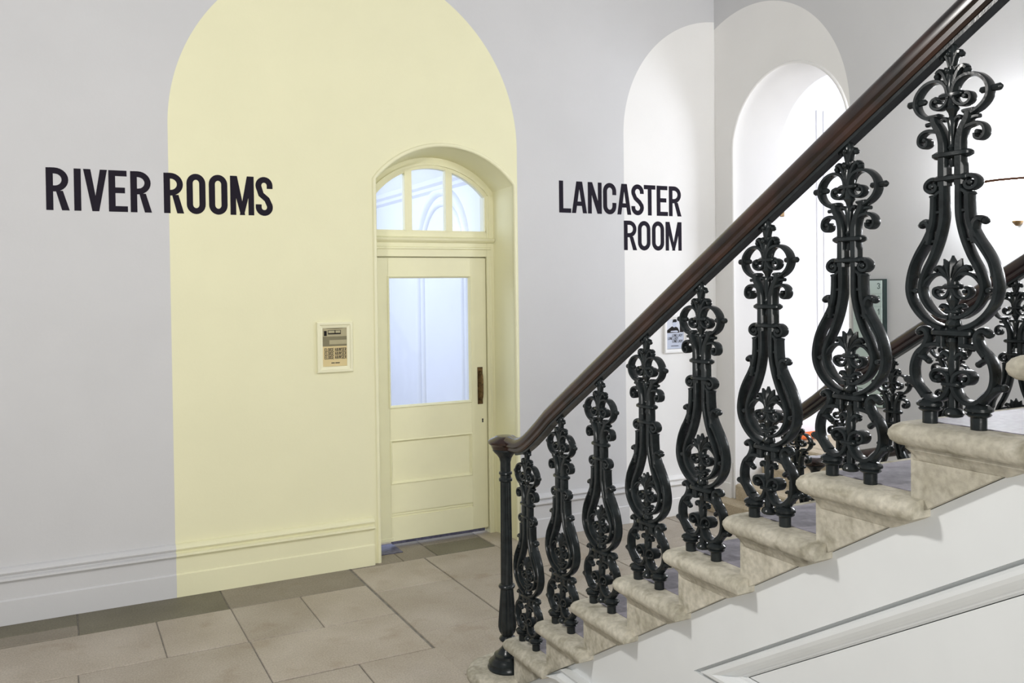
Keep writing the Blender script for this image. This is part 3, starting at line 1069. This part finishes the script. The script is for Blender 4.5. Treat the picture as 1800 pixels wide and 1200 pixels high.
def inset(d):
    zb = cz_ + d
    yr = Ytop + d
    yl = cy_ - (zb - cz_ + d * nrm) / sl
    zt = cz_ + (cy_ - yr) * sl - d * nrm
    return [(yl, zb), (yr, zt), (yr, zb)]


loops3 = [[sp((XSP - h_, y_, z)) for (y_, z) in inset(d)] for d, h_ in mprof]
MB().loft([[loops3[i][c] for i in range(len(mprof))] for c in (0, 1, 2, 0)], False).build('panel_moulding', M_SPAN, st)
MB().add([sp((XSP + 0.021, y_, z)) for y_, z in inset(0.066)], [(0, 1, 2)]).build('sunk_panel', M_SPAN, st)

# ================================================================== BALUSTER
DP = 0.015  # half depth of straps


def strap2(mb, pts, t, d=DP, n=4, sgn=1, t1=None, d1=None, ch=0.35):
    """sweep a chamfered strap along a 2d path in the (s, z) plane; local y = -s, x = depth"""
    P = catmull([(a, b) for a, b in pts], n)
    m = len(P)
    loops = []
    for i in range(m):
        a = Vector(P[max(i - 1, 0)])
        b = Vector(P[min(i + 1, m - 1)])
        dd = (b - a)
        dd.normalize()
        nn = Vector((-dd.y, dd.x))
        k = i / (m - 1)
        tt = t + ((t1 if t1 is not None else t) - t) * k
        de = d + ((d1 if d1 is not None else d) - d) * k
        prof = [(tt, de * (1 - ch)), (tt * (1 - ch), de), (-tt * (1 - ch), de), (-tt, de * (1 - ch)), (-tt, -de * (1 - ch)), (-tt * (1 - ch), -de), (tt * (1 - ch), -de), (tt, -de * (1 - ch))]
        loops.append([(q, -sgn * (P[i][0] + nn.x * p), P[i][1] + nn.y * p) for p, q in prof])
    mb.loft(loops, True, True, True)


def sball(mb, s_, z, r, d=None, sgn=1):
    mb.ball((0, -sgn * s_, z), d or r, r, r, 8, 6)


def xcyl(mb, s_, z, r, d, sgn=1, n=10):
    mb.loft([[(x, -sgn * s_ + rr * math.cos(2 * math.pi * j / n), z + rr * math.sin(2 * math.pi * j / n)) for j in range(n)]
             for x, rr in ((-d, r * 0.7), (-d * 0.85, r), (d * 0.85, r), (d, r * 0.7))], True, True, True)


def bar(mb, s0, z0, s1, z1, t, d):
    """rounded cross bar with pointed ends, along s"""
    n = 8
    loops = []
    for k, q in ((0, 0.35), (0.06, 0.8), (0.14, 1), (0.86, 1), (0.94, 0.8), (1, 0.35)):
        s_ = s0 + (s1 - s0) * k
        z = z0 + (z1 - z0) * k
        loops.append([(d * q * math.cos(2 * math.pi * j / n + math.pi / 8), -s_, z + t * q * math.sin(2 * math.pi * j / n + math.pi / 8)) for j in range(n)])
    mb.loft(loops, True, True, True)


def blade(mb, pts, t0, t1, d0, d1, sgn=1):
    strap2(mb, pts, t0, d0, 3, sgn, t1, d1, 0.5)


def leaf_fan(mb, s0, z0, L, angs, wd, dep):
    """palmette leaves radiating from (s0, z0)"""
    for a, l in angs:
        ca, sa = math.sin(math.radians(a)), math.cos(math.radians(a))
        ll = L * l
        P = [(s0, z0), (s0 + ca * ll * .35, z0 + sa * ll * .4), (s0 + ca * ll * .7, z0 + sa * ll * .75), (s0 + ca * ll, z0 + sa * ll)]
        for sg_ in (1,):
            m = len(P)
            loops = []
            for i, wv in enumerate((wd * .35, wd * .8, wd, wd * .12)):
                nn = (sa, -ca)
                de = dep * (0.9, 1.0, 0.9, 0.35)[i]
                p = P[i]
                loops.append([(de, -p[0], p[1]), (de * .35, -(p[0] + nn[0] * wv), p[1] + nn[1] * wv), (-de * .35, -(p[0] + nn[0] * wv), p[1] + nn[1] * wv),
                              (-de, -p[0], p[1]), (-de * .35, -(p[0] - nn[0] * wv), p[1] - nn[1] * wv), (de * .35, -(p[0] - nn[0] * wv), p[1] - nn[1] * wv)])
            mb.loft(loops, True, True, True)


BAL = []   # (name, mesh) parts shared by every baluster


def bpart(name, mb):
    BAL.append((name, mb.mesh('baluster_' + name, M_IRON, 38)))


# finial: two tiers of leaves
mb = MB()
mb.lathe([(0.008, 0.735), (0.012, 0.745), (0.011, 0.765), (0.016, 0.785), (0.012, 0.81), (0.009, 0.825), (0.010, 0.84), (0.013, 0.862), (0.012, 0.88), (0.006, 0.888)], 0, 0, 10)
for sg_ in (1, -1):
    blade(mb, [(0.004, 0.835), (0.009, 0.853), (0.016, 0.865), (0.022, 0.864)], 0.005, 0.006, 0.009, 0.008, sg_)
    sball(mb, 0.0245, 0.859, 0.0075, 0.009, sg_)
    blade(mb, [(0.004, 0.772), (0.010, 0.80), (0.020, 0.822), (0.031, 0.830), (0.038, 0.824)], 0.007, 0.006, 0.013, 0.010, sg_)
    blade(mb, [(0.002, 0.780), (0.006, 0.81), (0.010, 0.828), (0.018, 0.834)], 0.006, 0.003, 0.011, 0.006, sg_)
    sball(mb, 0.038, 0.819, 0.0085, 0.011, sg_)
for sx in (1, -1):
    mb.ball((sx * 0.018, 0, 0.824), 0.007)
    mb.ball((sx * 0.016, 0, 0.862), 0.006)
bpart('finial', mb)
for sg_ in (1, -1):
    mb = MB()
    strap2(mb, [(0.005, 0.762), (0.010, 0.788), (0.024, 0.803), (0.047, 0.808), (0.070, 0.801), (0.088, 0.783), (0.0935, 0.761), (0.086, 0.742), (0.070, 0.728), (0.052, 0.720)], 0.0050, 0.0145, 4, sg_)
    strap2(mb, [(0.005, 0.770), (0.012, 0.752), (0.026, 0.7425), (0.041, 0.7435), (0.050, 0.752), (0.048, 0.7635), (0.038, 0.768)], 0.0045, 0.012, 4, sg_)
    xcyl(mb, 0.036, 0.760, 0.0055, 0.014, sg_)
    # peg through the ring
    n = 8
    mb.loft([[(rr * math.cos(2 * math.pi * j / n), -sg_ * s_, 0.766 + rr * math.sin(2 * math.pi * j / n)) for j in range(n)]
             for s_, rr in ((0.068, 0.004), (0.072, 0.0075), (0.100, 0.0075), (0.108, 0.0085), (0.116, 0.0085), (0.121, 0.004))], True, True, True)
    bpart('ring_scroll', mb)
mb = MB()
bar(mb, -0.032, 0.769, 0.024 + 0.008, 0.769, 0.0085, 0.017)
bpart('ring_band', mb)
mb = MB()
mb.lathe([(0.006, 0.603), (0.009, 0.611), (0.006, 0.622), (0.008, 0.642), (0.012, 0.648), (0.009, 0.655), (0.010, 0.69), (0.013, 0.71), (0.008, 0.720), (0.010, 0.728), (0.016, 0.737), (0.010, 0.748), (0.008, 0.755)], 0, 0, 10)
for sg_ in (1, -1):
    blade(mb, [(0.004, 0.702), (0.010, 0.712), (0.018, 0.7165), (0.024, 0.713)], 0.005, 0.005, 0.008, 0.008, sg_)
bpart('spindle', mb)
for sg_ in (1, -1):
    mb = MB()
    strap2(mb, [(0.045, 0.724), (0.041, 0.708), (0.030, 0.690), (0.023, 0.668), (0.0215, 0.645), (0.0215, 0.60), (0.0215, 0.56)], 0.0085, 0.015, 4, sg_, 0.0125)
    bar(mb, sg_ * 0.028, 0.726, sg_ * 0.062, 0.726, 0.006, 0.017)
    strap2(mb, [(0.030, 0.686), (0.047, 0.692), (0.066, 0.694), (0.081, 0.685), (0.084, 0.668), (0.074, 0.658), (0.062, 0.661), (0.060, 0.672)], 0.0050, 0.013, 4, sg_, 0.0040)
    xcyl(mb, 0.067, 0.674, 0.0055, 0.0145, sg_)
    blade(mb, [(0.040, 0.704), (0.055, 0.710), (0.068, 0.710)], 0.005, 0.005, 0.009, 0.007, sg_)
    bpart('side_stem', mb)
mb = MB()
bar(mb, -0.050, 0.632, 0.050, 0.632, 0.0105, 0.021)
bpart('upper_collar', mb)
mb = MB()
bar(mb, -0.046, 0.5765, 0.046, 0.5765, 0.010, 0.020)
for sg_ in (1, -1):
    strap2(mb, [(0.034, 0.576), (0.051, 0.578), (0.064, 0.569), (0.065, 0.557), (0.054, 0.549), (0.042, 0.551), (0.037, 0.560), (0.044, 0.567)], 0.0055, 0.013, 4, sg_)
    xcyl(mb, 0.050, 0.562, 0.0065, 0.015, sg_)
    blade(mb, [(0.020, 0.551), (0.032, 0.545), (0.043, 0.537)], 0.006, 0.006, 0.013, 0.013, sg_)
bpart('lower_collar', mb)
for sg_ in (1, -1):
    mb = MB()
    # inner strap runs on from the bar and curls round to the middle
    strap2(mb, [(0.0205, 0.562), (0.020, 0.515), (0.0215, 0.482), (0.032, 0.438), (0.049, 0.396), (0.067, 0.364), (0.078, 0.336), (0.079, 0.313), (0.071, 0.291), (0.054, 0.270), (0.030, 0.256), (0.006, 0.252)], 0.0085, 0.0155, 5, sg_, 0.0050)
    # outer strap
    strap2(mb, [(0.044, 0.540), (0.045, 0.503), (0.050, 0.468), (0.065, 0.437), (0.087, 0.404), (0.103, 0.372), (0.112, 0.337), (0.112, 0.309), (0.102, 0.282), (0.081, 0.256), (0.054, 0.237), (0.022, 0.226)], 0.0075, 0.0165, 5, sg_, 0.0068)
    bar(mb, sg_ * 0.034, 0.5375, sg_ * 0.054, 0.5375, 0.005, 0.0175)
    # curling leaf on the shoulder
    blade(mb, [(0.060, 0.425), (0.0555, 0.448), (0.058, 0.470), (0.068, 0.479), (0.079, 0.475)], 0.009, 0.007, 0.018, 0.013, sg_)
    sball(mb, 0.081, 0.472, 0.0085, 0.014, sg_)
    blade(mb, [(0.062, 0.435), (0.083, 0.405), (0.100, 0.375), (0.106, 0.345)], 0.006, 0.003, 0.0215, 0.019, sg_)
    # distance pieces between the straps
    for (a, b) in (((0.028, 0.50), (0.043, 0.50)), ((0.040, 0.432), (0.062, 0.432)), ((0.080, 0.312), (0.110, 0.316))):
        strap2(mb, [a, b], 0.0045, 0.010, 2, sg_)
    xcyl(mb, 0.093, 0.315, 0.007, 0.014, sg_)
    bpart('lyre_side', mb)
# palmette inside the lyre
mb = MB()
leaf_fan(mb, 0, 0.333, 0.064, [(0, 1.0), (22, .95), (-22, .95), (46, .88), (-46, .88)], 0.0095, 0.013)
mb.lathe([(0.006, 0.245), (0.014, 0.250), (0.013, 0.262), (0.009, 0.272), (0.011, 0.284), (0.016, 0.293), (0.010, 0.306), (0.012, 0.318), (0.014, 0.334), (0.008, 0.35)], 0, 0, 10)
for sg_ in (1, -1):
    blade(mb, [(0.006, 0.340), (0.022, 0.362), (0.035, 0.370), (0.043, 0.366)], 0.006, 0.005, 0.010, 0.008, sg_)
    sball(mb, 0.043, 0.3645, 0.006, 0.009, sg_)
    strap2(mb, [(0.004, 0.320), (0.014, 0.303), (0.031, 0.2975), (0.045, 0.306), (0.045, 0.318), (0.035, 0.322)], 0.0042, 0.011, 4, sg_)
    xcyl(mb, 0.033, 0.3125, 0.0045, 0.012, sg_)
    strap2(mb, [(0.003, 0.328), (0.010, 0.345), (0.028, 0.354), (0.048, 0.352), (0.064, 0.341), (0.075, 0.326)], 0.0042, 0.011, 4, sg_)
    blade(mb, [(0.004, 0.266), (0.016, 0.277), (0.027, 0.280), (0.031, 0.275)], 0.006, 0.005, 0.010, 0.008, sg_)
bar(mb, -0.024, 0.3245, 0.024, 0.3245, 0.0075, 0.015)
bar(mb, -0.021, 0.2665, 0.021, 0.2665, 0.007, 0.015)
bpart('palmette', mb)
mb = MB()
mb.lathe([(0.006, 0.222), (0.014, 0.226), (0.019, 0.235), (0.016, 0.246), (0.008, 0.256), (0.003, 0.262)], 0, 0, 8)
bpart('bud', mb)
mb = MB()
bar(mb, -0.055, 0.2165, 0.055, 0.2165, 0.0125, 0.022)
for sg_ in (1, -1):
    strap2(mb, [(0.029, 0.212), (0.029, 0.183)], 0.0105, 0.015, 2, sg_)
bpart('cross_bar', mb)
for sg_ in (1, -1):
    mb = MB()
    strap2(mb, [(0.026, 0.188), (0.046, 0.188), (0.072, 0.181), (0.093, 0.161), (0.103, 0.130), (0.0995, 0.099), (0.082, 0.074), (0.056, 0.057), (0.032, 0.0585), (0.014, 0.073), (0.004, 0.093)], 0.0060, 0.0165, 5, sg_, 0.0068)
    strap2(mb, [(0.003, 0.093), (0.009, 0.116), (0.026, 0.1275), (0.043, 0.1255), (0.050, 0.1145), (0.044, 0.103), (0.033, 0.1015)], 0.0048, 0.0165, 4, sg_)
    xcyl(mb, 0.034, 0.1115, 0.0055, 0.0175, sg_)
    blade(mb, [(0.085, 0.166), (0.070, 0.184), (0.062, 0.203), (0.066, 0.218), (0.078, 0.224), (0.088, 0.219)], 0.010, 0.007, 0.018, 0.013, sg_)
    sball(mb, 0.089, 0.216, 0.0095, 0.015, sg_)
    blade(mb, [(0.090, 0.160), (0.077, 0.156), (0.066, 0.149)], 0.007, 0.007, 0.012, 0.010, sg_)
    sball(mb, 0.064, 0.147, 0.008, 0.010, sg_)
    blade(mb, [(0.072, 0.064), (0.090, 0.082), (0.106, 0.094), (0.122, 0.098)], 0.011, 0.008, 0.017, 0.011, sg_)
    sball(mb, 0.124, 0.098, 0.009, 0.012, sg_)
    bpart('base_scroll', mb)
mb = MB()
mb.lathe([(0.010, 0.018), (0.020, 0.021), (0.024, 0.028), (0.021, 0.036), (0.012, 0.042), (0.012, 0.07), (0.007, 0.096), (0.012, 0.12), (0.014, 0.15), (0.010, 0.165), (0.011, 0.19), (0.016, 0.196), (0.012, 0.205)], 0, 0, 10)
for sg_ in (1, -1):
    blade(mb, [(0.004, 0.150), (0.012, 0.163), (0.022, 0.169), (0.029, 0.164)], 0.006, 0.006, 0.010, 0.009, sg_)
    sball(mb, 0.0285, 0.161, 0.0065, 0.009, sg_)
bar(mb, -0.026, 0.0965, 0.026, 0.0965, 0.0085, 0.021)
bpart('pendant', mb)
for sg_ in (1, -1):
    mb = MB()
    mb.lathe([(0.0175, -0.002), (0.0175, 0.026), (0.024, 0.029), (0.028, 0.033), (0.024, 0.037), (0.031, 0.041), (0.031, 0.047), (0.024, 0.053), (0.010, 0.058)], 0, -sg_ * 0.0625, 12)
    bpart('foot', mb)


def put_baluster(loc, label, group, proto=[None]):
    root = empty('cast_iron_baluster', loc, label=label, cat='baluster', group=group)
    for nm, me in BAL:
        link(bpy.data.objects.new(nm, me), parent=root)


ORD = ['first', 'second', 'third', 'fourth', 'fifth', 'sixth', 'seventh', 'eighth', 'ninth', 'tenth', 'eleventh']
NEARL = ['smallest near baluster, first beside the dark iron newel post',
         'second black scrolled baluster of the near railing counting from the newel post',
         'third black scrolled baluster of the near railing counting from the newel post',
         'fourth black scrolled baluster of the near railing, below the word LANCASTER',
         'fifth black scrolled baluster of the near railing, overlapping the LONE LADY poster',
         'sixth black scrolled baluster of the near railing, before the bright lobby arch',
         'seventh black scrolled baluster of the near railing, before the green directory sign',
         'largest black scrolled baluster of the near railing, eighth from the newel',
         'near railing baluster cut off by the right edge, ninth from the newel',
         'tenth black baluster of the near railing, past the right edge',
         'eleventh black baluster of the near railing, past the right edge']
for i in range(11):
    put_baluster((XS, YB0 - GO * i, RISE * (i + 2) + 0.002), NEARL[i], 'balusters of the near stair railing')
FARL = ['first small baluster of the far railing beside the far newel',
        'second baluster of the far railing, behind the seventh near baluster',
        'third baluster of the far railing, under the green directory sign',
        'fourth baluster of the far railing, behind the eighth near baluster',
        'fifth baluster of the far railing, near the right edge',
        'sixth baluster of the far railing, above the topmost visible step', 'seventh baluster of the far railing, past the right edge']
for i in range(7):
    put_baluster((XS + WST, YB0 - GO * i, RISE * (i + 2) + 0.002), FARL[i], 'balusters of the far stair railing')

# ================================================================== NEWEL POSTS
NPZ = RISE


def newel(x, y, z0, label, hscale=1.0):
    root = empty('newel_post', (x, y, z0), label=label, cat='newel post', group='cast iron newel posts')

    def Z(z):
        return (z - 0.1813) * hscale
    MB().lathe([(0.094, Z(.1813)), (0.096, Z(.190)), (0.090, Z(.200)), (0.090, Z(.212)), (0.082, Z(.217)), (0.076, Z(.226)), (0.066, Z(.234)), (0.064, Z(.246)), (0.050, Z(.252)), (0.044, Z(.262)),
                (0.030, Z(.276)), (0.018, Z(.295)), (0.020, Z(.303)), (0.036, Z(.310)), (0.040, Z(.318)), (0.036, Z(.326)), (0.026, Z(.334))], 0, 0, 28).build('base', M_IRON, root, smooth=35)
    MB().lathe([(0.026, Z(.334)), (0.038, Z(.352)), (0.043, Z(.374)), (0.042, Z(.40)), (0.034, Z(.50)), (0.030, Z(.555)), (0.034, Z(.558))], 0, 0, 28, (1, 5)).build('bulb', M_IRON, root, smooth=25)
    MB().lathe([(0.030, Z(.555)), (0.038, Z(.560)), (0.040, Z(.566)), (0.037, Z(.573)), (0.029, Z(.578))], 0, 0, 24).build('ring', M_IRON, root, smooth=35)
    MB().lathe([(0.029, Z(.576)), (0.0285, Z(.60)), (0.026, Z(.90)), (0.025, Z(1.06))], 0, 0, 28, (1, 3)).build('shaft', M_IRON, root, smooth=25)
    MB().lathe([(0.025, Z(1.058)), (0.032, Z(1.063)), (0.032, Z(1.072)), (0.026, Z(1.078)), (0.026, Z(1.09)), (0.032, Z(1.096)), (0.031, Z(1.103)), (0.025, Z(1.108)), (0.025, Z(1.15)), (0.030, Z(1.17)),
                (0.040, Z(1.185)), (0.052, Z(1.196)), (0.060, Z(1.206)), (0.060, Z(1.213))], 0, 0, 24).build('capital', M_IRON, root, smooth=35)
    MB().lathe([(0.058, Z(1.212)), (0.064, Z(1.218)), (0.066, Z(1.228)), (0.070, Z(1.232)), (0.080, Z(1.240)), (0.081, Z(1.248)), (0.074, Z(1.256)), (0.052, Z(1.266)), (0.044, Z(1.272)), (0.03, Z(1.2735))], 0, 0, 32).build('cap', M_WOOD, root, smooth=35)
    return root


newel(XS, 3.652, RISE, 'dark fluted iron newel post with wooden cap at the stair foot')
newel(XS + WST, 3.652, RISE, 'far newel post with wooden cap, hidden behind the sixth near baluster')
newel(4.15, 3.93, 0.0, 'low dark newel post standing on the floor beyond the far railing', 0.90 / 1.0935)

# ================================================================== HANDRAILS
RP = [(-0.020, -0.033), (0.020, -0.033), (0.026, -0.026), (0.026, -0.014), (0.034, -0.008), (0.036, 0.006), (0.033, 0.018), (0.024, 0.028), (0.010, 0.034), (-0.010, 0.034), (-0.024, 0.028), (-0.033, 0.018), (-0.036, 0.006), (-0.034, -0.008), (-0.026, -0.014), (-0.026, -0.026)]


def rail(x, yend, label):
    pts = [(3.60, 1.246), (3.555, 1.246), (3.50, 1.252), (3.44, 1.275), (3.36, 1.321)]
    pts = catmull([(a, b, 0) for a, b in pts], 4)
    line = lambda y: 2.334 + 0.042 + 0.604 * (1.642 - y)
    path = [(x, a, b) for a, b, _ in pts if a > 3.37]
    path += [(x, 3.30, line(3.30) - 0.012), (x, 3.22, line(3.22) - 0.002), (x, 3.1, line(3.1)), (x, 2.0, line(2.0)), (x, yend, line(yend))]
    root = empty('handrail', (x, 3.6, 1.246), label=label, cat='handrail', group='stair handrails')
    rel = [(a - x, b - 3.6, c - 1.246) for a, b, c in path]
    MB().sweep(rel, RP).build('wooden_rail', M_WOOD, root, smooth=40)
    core = [(-0.017, -0.043), (0.017, -0.043), (0.017, -0.032), (-0.017, -0.032)]
    MB().sweep(rel[6:], core).build('iron_core_bar', M_IRON, root)


rail(XS, 0.32, 'long dark mahogany handrail crossing the picture above the near balusters')
rail(XS + WST, 1.5, 'dark mahogany handrail of the far railing behind the near balusters')
root = empty('handrail', (4.15, 3.94, 0.865), label='level dark wooden rail running to the back wall', cat='handrail', group='stair handrails')
MB().sweep([(0, 0, 0), (0.4, 0, 0), (XB - 4.15, 0, 0)], RP, up=(0, 0, 1)).build('wooden_rail', M_WOOD, root, smooth=40)

# ================================================================== LOBBY STEPS and the orange mat
ls = empty('lobby_steps', (5.0, 5.16, 0), label='sandstone steps rising through the lobby arch', cat='steps')
mb = MB().box(0.0, 0.16, -0.95, 0.845, 0.0, 0.13, 0.012)
mb.build('step', M_SAND, ls)
for k in range(3):
    x0 = 5.14 + 0.30 * k
    MB().box(x0 - 5.0, x0 + 0.34 - 5.0 if k < 2 else 0.92, -0.605, 0.605, 0.0, 0.26 + 0.13 * k, 0.012).build('step', M_SAND, ls)
mt = MB()
mt.loft([[(x, 5.985 - 0.045 + 0.04 * math.cos(a) * q, 0.522 + 0.036 + 0.036 * math.sin(a) * q) for a in [2 * math.pi * j / 12 for j in range(12)]] for x, q in ((5.94, .7), (5.95, 1), (6.2, 0.95), (6.36, 1), (6.37, .7))], True, True, True)
mt.build('orange_mat', M_ORANGE, smooth=40, label='orange rolled mat at the foot of the lobby wall', cat='mat')
